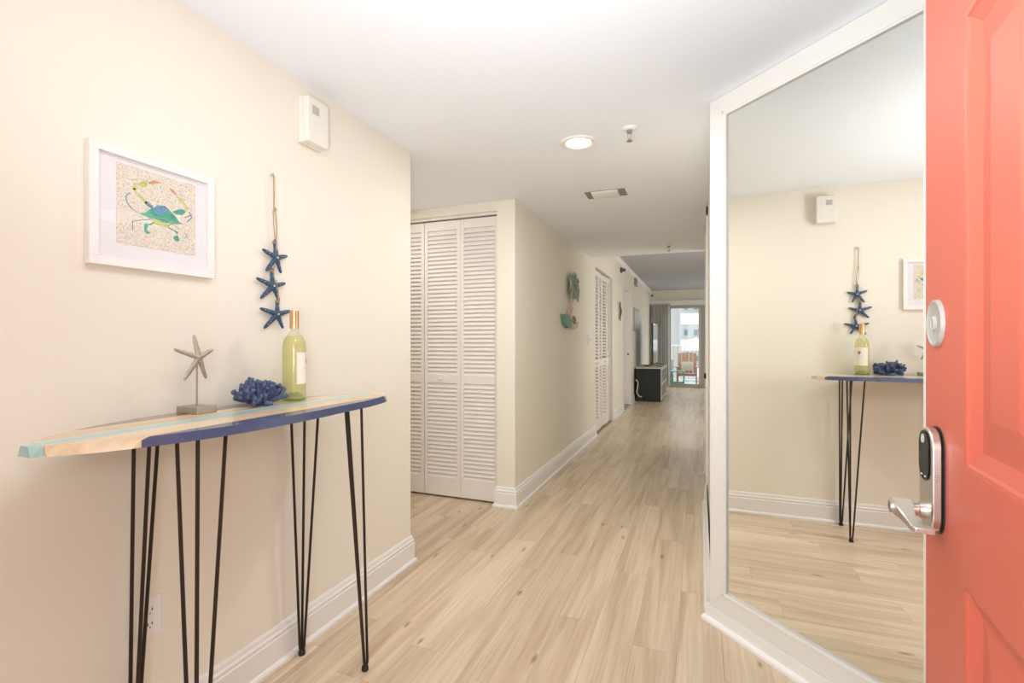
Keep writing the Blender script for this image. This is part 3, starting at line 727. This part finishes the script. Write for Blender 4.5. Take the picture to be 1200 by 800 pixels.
# standing starfish sculpture
sf = empty('starfish_sculpture', (-1.53, 1.11, TZ)); thing(sf, 'champagne metal starfish on a post with square base', 'sculpture')
o = MB().box((-.048, -.034, 0), (.048, .034, .023), .0025).obj('base', M['star_silver'], sf)
MB().tube([(0, 0, .024), (0, 0, .165)], .0028, 8).obj('post', M['star_silver'], sf, sm=True)
s = starfish(MB(), [(-.014, .073), (.052, .026), (.028, -.070), (-.046, -.070), (-.077, .028)], .007, .0098).obj('starfish', M['star_silver'], sf, sm=True); s.location = (.005, 0, .180)
# rope with three starfish
hg = empty('starfish_hanging', (-1.60, 1.48, 1.984)); thing(hg, 'jute rope hanging with three navy starfish on the left wall', 'wall decor')
z0 = 1.984
def rp(*pts): return [Vector((x, y - 1.48, z - z0)) for x, y, z in pts]
rope = MB(); rope.tube(rp((.006, 1.476, 1.984), (.005, 1.478, 1.92), (.005, 1.478, 1.845)), .0028, 6)
rope.tube(rp((.008, 1.478, 1.852), (.010, 1.480, 1.845), (.008, 1.479, 1.836)), [.004, .006, .004], 8)
rope.tube(rp((.005, 1.474, 1.84), (.005, 1.477, 1.78), (.004, 1.486, 1.72)), .0020, 6); rope.tube(rp((.008, 1.481, 1.84), (.008, 1.489, 1.78), (.006, 1.489, 1.72)), .0020, 6)
rope.tube(rp((.012, 1.486, 1.715), (.012, 1.48, 1.66), (.012, 1.47, 1.60)), .0022, 6); rope.tube(rp((.012, 1.482, 1.56), (.014, 1.49, 1.52), (.012, 1.494, 1.48)), .0022, 6)
rope.obj('rope', M['rope'], hg, sm=True)
MB().box((-.010, -.004, -.004), (.009, .002, .006)).obj('nail', M['steel'], hg)
ST = [((1.486, 1.652), [(-.004, .073), (.060, .017), (.028, -.058), (-.046, -.058), (-.062, .024)]),
      ((1.469, 1.537), [(-.003, .072), (.067, .018), (.035, -.055), (-.054, -.054), (-.073, .023)]),
      ((1.490, 1.425), [(.007, .063), (.074, .018), (.035, -.056), (-.059, -.058), (-.077, .019)])]
for (cy, cz), tips in ST:
    s = starfish(MB(), tips, .008, .0115).obj('starfish', M['star_blue'], hg, sm=True); s.location = (.004, cy - 1.48, cz - z0)
    d = MB()
    d.lathe([(0, .005), (.004, .003), (.005, 0), (0, 0)], (.0115, 0, 0), 8, 'X')
    for (y, z) in tips:
        for t in (.35, .55, .75):
            q = bmesh.new(); bmesh.ops.create_icosphere(q, subdivisions=1, radius=.0017, matrix=Matrix.Translation((.0095 - .003 * t, y * t, z * t))); d.merge(q)
    d.obj('dots', M['bead'], s)
    w_ = MB(); y, z = tips[0]
    for k in (.80, .87): w_.tube([(.0085 * math.cos(R(a)), y * k + .0085 * math.sin(R(a)), z * k) for a in range(0, 361, 40)], .0018, 5)
    w_.obj('rope_wrap', M['rope'], s)

# coral
def coral():
    rnd = random.Random(11); m = MB()
    def branch(p, d, L_, r, depth):
        k = 4; pts = [p]; rs = [r]
        for i in range(k):
            d = (d + Vector((rnd.uniform(-.22, .22), rnd.uniform(-.22, .22), rnd.uniform(-.15, .2)))).normalized()
            p = p + d * L_ / k; pts.append(p); rs.append(r * (1 + rnd.uniform(-.12, .18) - .05 * i))
        pts.append(p + d * r * .45); rs.append(r * .82); pts.append(p + d * r * .8); rs.append(r * .35)
        pts = [Vector((q.x, q.y, max(q.z, .009))) for q in pts]
        m.tube(pts, rs, 7)
        if depth > 0:
            for j in range(rnd.choice((2, 3))):
                a = Vector((rnd.uniform(-1, 1), rnd.uniform(-1, 1), rnd.uniform(-.2, 1))).normalized()
                branch(pts[2 + j % 2], (d * .6 + a * .8).normalized(), L_ * rnd.uniform(.55, .75), r * .85, depth - 1)
    for i in range(42):
        a = i * 2.399; el = rnd.choice((.05, .2, .35, .5, .8, .9, 1.1, 1.3)) + rnd.uniform(-.1, .1)
        d = Vector((math.cos(a) * math.cos(el) * .8, math.sin(a) * math.cos(el) * 1.1, math.sin(el) * .85 - .06))
        branch(Vector((math.cos(a) * .022, math.sin(a) * .038, .014 + .018 * math.sin(el))), d.normalized(), .044 + .016 * abs(math.sin(a)) * math.cos(el), .0098, 1)
    m.lathe([(0, .002), (.03, .002), (.034, .012), (.02, .03), (0, .035)], (0, 0, 0), 14)
    zmin = min(v.co.z for v in m.bm.verts)
    ym = max(abs(v.co.y) for v in m.bm.verts); xm = max(abs(v.co.x) for v in m.bm.verts); zm = max(v.co.z for v in m.bm.verts)
    for v in m.bm.verts:
        v.co.y *= .096 / ym; v.co.x *= .080 / xm; v.co.z = (v.co.z - zmin) * (.106 / (zm - zmin))
    return m
o = coral().obj('coral_ornament', M['coral'], sm=True); o.location = (-1.50, 1.325, TZ + .0005)
thing(o, 'blue branching coral ornament between starfish sculpture and wine bottle', 'ornament')

# wine bottle
wb = empty('wine_bottle', (-1.493, 1.482, TZ)); thing(wb, 'pale green white wine bottle with copper foil neck', 'bottle')
outer = [(0, .022), (.018, .018), (.030, .006), (.038, 0), (.0425, .003), (.0440, .010), (.0440, .205), (.0425, .222), (.036, .243), (.026, .258), (.0175, .268), (.0152, .280), (.0150, .345), (.0165, .346), (.0165, .352), (0, .352)]
MB().lathe(outer, (0, 0, 0), 48).obj('glass', M['glass_green'], wb, sm=True)
inner = [(0, .032), (.018, .028), (.034, .010), (.0420, .010), (.0425, .203), (.041, .222), (.035, .242), (.026, .254), (.0, .2545)]
MB().lathe(inner, (0, 0, 0), 40).obj('wine', M['wine'], wb, sm=True)
MB().lathe([(.0425, .002), (.0435, .006), (.040, .008), (.034, .016), (.024, .027), (.012, .032), (0, .033)], (0, 0, 0), 40).obj('punt', M['punt_glass'], wb, sm=True)
MB().lathe([(0.0155, .283), (.0166, .283), (.0168, .340), (.0172, .3415), (.0175, .352), (.0165, .3545), (0, .3545)], (0, 0, 0), 36).obj('capsule', M['copper'], wb, sm=True)
MB().lathe([(.0169, .325), (.0176, .326), (.0169, .327)], (0, 0, 0), 30).obj('capsule_ring', M['copper'], wb)
def arc(mb, a0, a1, z0_, z1_, r, n=22, mi=0):
    A = [mb.bm.verts.new((r * math.cos(R(a0 + (a1 - a0) * i / n)), r * math.sin(R(a0 + (a1 - a0) * i / n)), z0_)) for i in range(n + 1)]
    B = [mb.bm.verts.new((v.co.x, v.co.y, z1_)) for v in A]
    for i in range(n): mb.bm.faces.new((A[i], A[i + 1], B[i + 1], B[i])).material_index = mi
    return mb
lbl = arc(MB(), -34, 104, .066, .190, .0444).obj('label', M['label'], wb, sm=True)
ink = MB()
arc(ink, -29, -28, .070, .186, .0446, 2); arc(ink, 96, 97, .070, .186, .0446, 2); arc(ink, -29, 97, .070, .0705, .0446, 14)
for zz, a0, a1, hgt in ((.128, 10, 58, .0022), (.118, 14, 54, .0016), (.106, 18, 50, .0012), (.088, 12, 56, .0010), (.080, 20, 48, .0010)):
    a = a0
    while a < a1: arc(ink, a, a + 3.2, zz, zz + hgt, .0446, 2); a += 4.6
ink.obj('label_print', M['ink_grey'], lbl)
ck = MB(); arc(ck, 27, 43, .146, .160, .0446, 6); arc(ck, 30, 40, .160, .167, .0446, 4); arc(ck, 24, 28, .150, .163, .0446, 2); arc(ck, 42, 46, .150, .163, .0446, 2); arc(ck, 31, 39, .142, .146, .0446, 3)
ck.obj('label_crest', M['ink'], lbl)

# ------------------------------------------------------------------ framed crab picture
pf = empty('framed_picture', (-1.61, 1.028, 1.535)); thing(pf, 'white-framed green and blue crab picture on the left wall', 'picture')
PWd, PH = .188, .350  # half width, height
def pb(name, y0, y1, z0, z1, d0, d1, m, bev=.0015, parent=None): return MB().box((d0, y0, z0), (d1, y1, z1), bev).obj(name, m, parent or pf)
fw = .024
pb('frame_rail', -PWd, PWd, 0, fw, 0.001, .024, M['frame_white']); pb('frame_rail', -PWd, PWd, PH - fw, PH, 0.001, .024, M['frame_white'])
pb('frame_stile', -PWd, -PWd + fw, fw, PH - fw, 0.001, .024, M['frame_white']); pb('frame_stile', PWd - fw, PWd, fw, PH - fw, 0.001, .024, M['frame_white'])
pb('mat_board', -PWd + fw, PWd - fw, fw, PH - fw, .002, .010, M['mat_board'], 0)
AY0, AY1, AZ0, AZ1 = -.113, .127, .071, .309
art = pb('art_print', AY0, AY1, AZ0, AZ1, .010, .0112, M['art'], 0)
pb('glazing', -PWd + fw, PWd - fw, fw, PH - fw, .0150, .0160, M['picture_glass'], 0)
C = dict(
body=[(0.248, 0.417), (0.329, 0.449), (0.403, 0.52), (0.477, 0.573), (0.571, 0.587), (0.652, 0.549), (0.72, 0.493), (0.774, 0.427), (0.834, 0.415), (0.747, 0.395), (0.666, 0.371), (0.612, 0.325), (0.531, 0.315), (0.45, 0.329), (0.403, 0.388), (0.315, 0.41)],
lc=[(0.241, 0.792), (0.288, 0.845), (0.363, 0.881), (0.356, 0.799), (0.288, 0.75)], lo=[(0.363, 0.856), (0.443, 0.907), (0.538, 0.9), (0.45, 0.858), (0.383, 0.836)],
ra=[(0.679, 0.549), (0.747, 0.595), (0.801, 0.615), (0.881, 0.612), (0.814, 0.536), (0.733, 0.525)], ra2=[(0.854, 0.668), (0.898, 0.668), (0.902, 0.638), (0.868, 0.587), (0.841, 0.605)],
ru=[(0.733, 0.773), (0.801, 0.771), (0.868, 0.678), (0.841, 0.673), (0.774, 0.713)], ro=[(0.619, 0.861), (0.693, 0.851), (0.753, 0.772), (0.679, 0.808)],
pl=[(0.315, 0.3), (0.356, 0.321), (0.376, 0.303), (0.349, 0.232), (0.394, 0.202), (0.356, 0.175), (0.322, 0.199)], pr=[(0.679, 0.306), (0.753, 0.288), (0.747, 0.254), (0.706, 0.278)],
prb=[(0.682, 0.199), (0.747, 0.242), (0.776, 0.186), (0.747, 0.149), (0.706, 0.168)])
S = [([(0.41, 0.547), (0.342, 0.583), (0.255, 0.66)], .030, 3), ([(0.224, 0.672), (0.201, 0.719), (0.208, 0.789)], .024, 3), ([(0.147, 0.659), (0.1, 0.593), (0.12, 0.524), (0.167, 0.466)], .009, 1),
     ([(0.167, 0.466), (0.248, 0.421)], .004, 1), ([(0.841, 0.506), (0.902, 0.54), (0.946, 0.575)], .007, 4), ([(0.911, 0.602), (0.946, 0.532), (0.881, 0.453)], .011, 1), ([(0.403, 0.383), (0.288, 0.347), (0.181, 0.301), (0.181, 0.192)], .006, 4),
     ([(0.383, 0.304), (0.434, 0.341)], .010, 4), ([(0.623, 0.32), (0.677, 0.301)], .010, 4), ([(0.841, 0.295), (0.879, 0.263), (0.841, 0.215)], .006, 0), ([(0.673, 0.373), (0.774, 0.337)], .007, 2),
     ([(0.477, 0.415), (0.544, 0.404), (0.639, 0.427)], .007, 4), ([(0.41, 0.545), (0.36, 0.565)], .030, 1), ([(0.477, 0.573), (0.571, 0.587), (0.62, 0.56)], .018, 1)]
cm = MB(); MI = dict(body=0, lc=3, lo=2, ra=0, ra2=3, ru=3, ro=2, pl=0, pr=0, prb=0)
def auv(u, v, d): return Vector((d, AY0 + u * (AY1 - AY0), AZ0 + v * (AZ1 - AZ0)))
for i, (k, poly) in enumerate(C.items()): cm.prism(poly, .0112, .0114 + i * 1e-5, auv, MI[k])
for si, (pts, wd_, mi_) in enumerate(S):
    wd_ *= 1.35
    for (a, b) in zip(pts, pts[1:]):
        dx, dy = b[0] - a[0], b[1] - a[1]; L_ = math.hypot(dx, dy); nx, ny = -dy / L_ * wd_ / 2, dx / L_ * wd_ / 2; ex, ey = dx / L_ * wd_ * .3, dy / L_ * wd_ * .3
        cm.prism([(a[0] - ex + nx, a[1] - ey + ny), (b[0] + ex + nx, b[1] + ey + ny), (b[0] + ex - nx, b[1] + ey - ny), (a[0] - ex - nx, a[1] - ey - ny)], .0112, .0116 + si * 1.5e-5, auv, mi_)
cm.prism([(.40, .39), (.45, .40), (.55, .375), (.66, .385), (.61, .33), (.53, .32), (.45, .334)], .0112, .01155, auv, 3)
cm.prism([(.42, .52), (.48, .565), (.56, .575), (.60, .54), (.54, .48), (.46, .46)], .0112, .01156, auv, 1)
cm.obj('crab', None, art, mats=[M['crab_teal'], M['crab_blue'], M['crab_orange'], M['crab_yellow'], M['crab_dark']])

# ------------------------------------------------------------------ small wall fittings
chm = empty('door_chime', (-1.61, 1.68, 2.17)); thing(chm, 'cream door chime box high on the left wall', 'chime')
MB().box((.0005, -.062, 0), (.022, .062, .200), .004).obj('back_box', M['chime'], chm)
MB().box((.022, -.060, .003), (.055, .062, .198), .005).obj('cover', M['chime'], chm)
MB().box((.0545, -.036, .128), (.0558, .004, .165), .001).obj('grille', M['grey_plastic'], chm)
def outlet():
    e = empty('wall_outlet', (-1.61, 1.010, .392)); thing(e, 'white duplex outlet low on left wall behind hairpin legs', 'outlet')
    MB().box((0.0005, -.037, 0), (.006, .037, .120), .002).obj('cover_plate', M['white_plastic'], e)
    for z in (.038, .082):
        r = MB().prism(rrect(-.017, .017, z - .014, z + .014, .008), .006, .0085, lambda u, v, d: Vector((d, u, v))).obj('receptacle', M['white_plastic'], e)
        MB().box((.0084, -.008, z - .001), (.0090, -.005, z + .008)).box((.0084, .005, z - .001), (.0090, .008, z + .008)).box((.0084, -.002, z - .009), (.009, .002, z - .006)).obj('slot', M['black'], r)
outlet()
e = empty('light_switch', (-1.36, 6.30, 1.275)); thing(e, 'white light switch on the hallway wall before second closet', 'switch')
MB().box((0.0005, -.042, 0), (.012, .042, .135), .002).obj('cover_plate', M['trim'], e); MB().box((.012, -.010, .050), (.030, .010, .082), .002).obj('toggle', M['white_plastic'], e)

# palm tree wall decor
pt = empty('palm_wall_decor', (-1.36, 5.26, 1.48)); thing(pt, 'metal palm tree wall decor with boat-shaped base', 'wall decor')
MB().tube([(.02, .06, .05), (.028, .03, .2), (.03, .02, .33), (.028, .05, .47)], [.016, .012, .011, .010], 8).obj('trunk', M['bark'], pt, sm=True)
for k in range(3): MB().tube([(.02, .03 + .01 * k, .20 + k * .09), (.044, .025 + .01 * k, .205 + k * .09)], .016, 8).obj('trunk_ring', M['bark'], pt)
def palm_leaf(c, ang, L_, wd_, dep):
    m_ = MB(); pts = []; L_ *= .82; wd_ *= 1.5
    for i in range(9):
        t = i / 8; wv = wd_ * math.sin(math.pi * (.08 + .92 * t) ** .75) ** .8 if t < 1 else 0
        pts.append((t * L_, wv, dep + .03 * math.sin(t * 2.6)))
    ca, sa = math.cos(ang), math.sin(ang)
    def tr(u, v, d): return Vector((d, c[0] + u * ca - v * sa, c[1] + u * sa + v * ca - .25 * u * u))
    A = [m_.bm.verts.new(tr(u, v, d)) for u, v, d in pts]; B = [m_.bm.verts.new(tr(u, 0, d + .010)) for u, v, d in pts]; Cc = [m_.bm.verts.new(tr(u, -v, d)) for u, v, d in pts]
    for i in range(8):
        m_.bm.faces.new((A[i], A[i + 1], B[i + 1], B[i])); m_.bm.faces.new((B[i], B[i + 1], Cc[i + 1], Cc[i]))
    o = m_.obj('palm_leaf', M['leaf'], pt); sd = o.modifiers.new('s', 'SOLIDIFY'); sd.thickness = .003
    e_ = MB(); e_.tube([v.tolist() if hasattr(v, 'tolist') else v for v in [tr(u, v, d) for u, v, d in pts]], .005, 4); e_.tube([tr(u, -v, d) for u, v, d in pts], .005, 4)
    e_.obj('leaf_edge', M['leaf_edge'], o)
c0 = (.05, .47)
for (a, L_, wd_, dep) in ((250, .17, .055, .02), (205, .20, .075, .03), (158, .21, .07, .025), (110, .15, .05, .02), (290, .19, .055, .035), (322, .28, .05, .02), (350, .34, .04, .03), (18, .33, .035, .025), (48, .24, .03, .02), (82, .18, .02, .03), (232, .24, .06, .04), (305, .26, .045, .05)):
    palm_leaf(c0, R(a), L_, wd_, dep)
MB().prism([(-.35, .12), (-.16, .12), (-.02, .07), (-.04, .0), (-.16, -.02), (-.28, .02)], .004, .05, lambda u, v, d: Vector((d, u, v))).obj('hull_bow', M['teal_leaf'], pt)
MB().prism([(-.04, .06), (.10, .03), (.30, .06), (.27, .0), (.1, -.025), (-.06, -.015)], .004, .045, lambda u, v, d: Vector((d, u, v))).obj('hull', M['bark'], pt)
MB().prism([(-.05, .05), (-.08, .16), (.0, .22), (.05, .14), (.04, .05)], .006, .03, lambda u, v, d: Vector((d, u, v))).obj('cabin', M['bark'], pt)
MB().lathe([(0, .0), (.05, .0), (.04, .04), (.0, .055)], (.0, .15, .08), 8, 'X').obj('small_shrub', M['leaf'], pt)

# seahorse decor and the small plates high on the wall
sh = empty('seahorse_decor', (-1.36, 8.86, 1.70)); thing(sh, 'dark seahorse wall decor between second closet and doorway', 'wall decor')
MB().tube([(.02, .06, .33), (.03, -.02, .30), (.03, -.05, .26), (.03, .02, .21), (.035, .03, .15), (.03, -.01, .08), (.025, -.03, .03), (.025, .02, .0), (.025, .05, .03), (.025, .02, .05)], [.010, .020, .022, .028, .036, .026, .018, .012, .010, .007], 8, flat=((1, 0, 0), .6)).obj('seahorse', M['grille'], sh, sm=True)
MB().lathe([(0, .03), (.04, .02), (.055, 0), (0, 0)], (.001, -.28, .09), 10, 'X').obj('shell', M['white_plastic'], sh)
e = MB().lathe([(0, .0), (.05, 0), (.05, .03), (.025, .045), (.03, .09), (0, .095)], (-1.36, 9.06, 2.625), 14, 'X').obj('wall_speaker', M['grille'], sm=True); thing(e, 'small dark wall sensor just under the crown moulding', 'sensor')
e = MB().box((-1.36, 9.93, 2.585), (-1.345, 10.11, 2.705), .003).obj('wall_plate', M['wall']); thing(e, 'cream blank cover plate above the white doorway', 'cover plate')
e = empty('wall_vent', (-1.36, 11.28, 2.57)); thing(e, 'dark grey return vent high on the wall beyond doorway', 'vent')
MB().box((0, -.2, 0), (.02, .2, .22), .003).obj('vent_frame', M['slot_grey'], e)
for k in range(6): MB().box((.02, -.18, .02 + k * .032), (.03, .18, .036 + k * .032)).obj('vent_slat', M['alu'], e)
e = empty('wall_picture', (-1.36, 11.30, 1.56)); thing(e, 'grey-framed picture on the wall above the black cabinet', 'picture')
MB().box((0, -.38, 0), (.03, .38, .50), .003).obj('frame', M['alu'], e); MB().box((.03, -.33, .05), (.032, .33, .45)).obj('print', M['grey_plastic'], e)
e = MB().lathe([(0, 0), (.03, 0), (.03, -.01), (.01, -.015), (.01, -.05), (.02, -.055), (0, -.06)], (-1.30, 14.8, 2.66), 10, 'Y').obj('wall_sprinkler', M['grille']); thing(e, 'dark sprinkler head on the far wall above the blind', 'sprinkler')

# ------------------------------------------------------------------ ceiling fittings
cl = empty('recessed_light', (-.640, 2.703, H)); thing(cl, 'lit round recessed ceiling light with white trim', 'ceiling light')
MB().lathe([(.066, -.001), (.072, -.006), (.096, -.010), (.101, -.008), (.102, 0), (.066, 0)], (0, 0, 0), 48).obj('trim_ring', M['white_plastic'], cl, sm=True)
MB().lathe([(0, -.004), (.067, -.003), (.067, 0), (0, 0)], (0, 0, 0), 40).obj('lamp_lens', M['lamp_disc'], cl)
l = area('lamp_recessed', (-.64, 2.703, H - .02), (0, 0, 0), .13, .13, 14, (1, .98, .95), 'DISK')
def sprinkler(x, y, z, s, label):
    e = empty('ceiling_sprinkler', (x, y, z)); thing(e, label, 'sprinkler')
    MB().lathe([(0, 0), (.042 * s, 0), (.040 * s, -.004 * s), (.024 * s, -.012 * s), (.018 * s, -.010 * s), (0, -.010 * s)], (0, 0, 0), 28).obj('escutcheon', M['white_plastic'], e, sm=True)
    MB().lathe([(0, -.008 * s), (.013 * s, -.010 * s), (.014 * s, -.022 * s), (.009 * s, -.026 * s), (0, -.026 * s)], (0, 0, 0), 12).obj('body', M['slot_grey'], e)
    for q in (-1, 1): MB().tube([(q * .010 * s, 0, -.024 * s), (q * .009 * s, 0, -.045 * s), (q * .002 * s, 0, -.062 * s)], .0022 * s, 6).obj('yoke_arm', M['steel'], e)
    MB().lathe([(0, -.062 * s), (.006 * s, -.060 * s), (.016 * s, -.066 * s), (.016 * s, -.068 * s), (0, -.069 * s)], (0, 0, 0), 16).obj('deflector', M['slot_grey'], e)
sprinkler(-.347, 2.62, H, 1.0, 'ceiling sprinkler head beside the recessed light')
sprinkler(-.335, 5.95, H, 1.1, 'distant ceiling sprinkler near the drop edge')
v = empty('ceiling_vent', (-.665, 3.712, H)); thing(v, 'small rectangular ceiling vent with grey ends and white centre', 'vent')
MB().box((-.150, -.092, -.004), (.150, .092, 0), .001).obj('vent_plate', M['slot_grey'], v)
MB().prism([(-.088, -.004)] + [(.088 * math.sin(R(a)), -.004 - .016 * math.cos(R(a))) for a in range(-80, 81, 16)] + [(.088, -.004)], -.098, .098, lambda u, w_, d: Vector((d, u, w_))).obj('vent_hood', M['white_plastic'], v, sm=True)
MB().box((-.152, .088, -.008), (.152, .094, 0), .001).obj('vent_lip', M['white_plastic'], v)
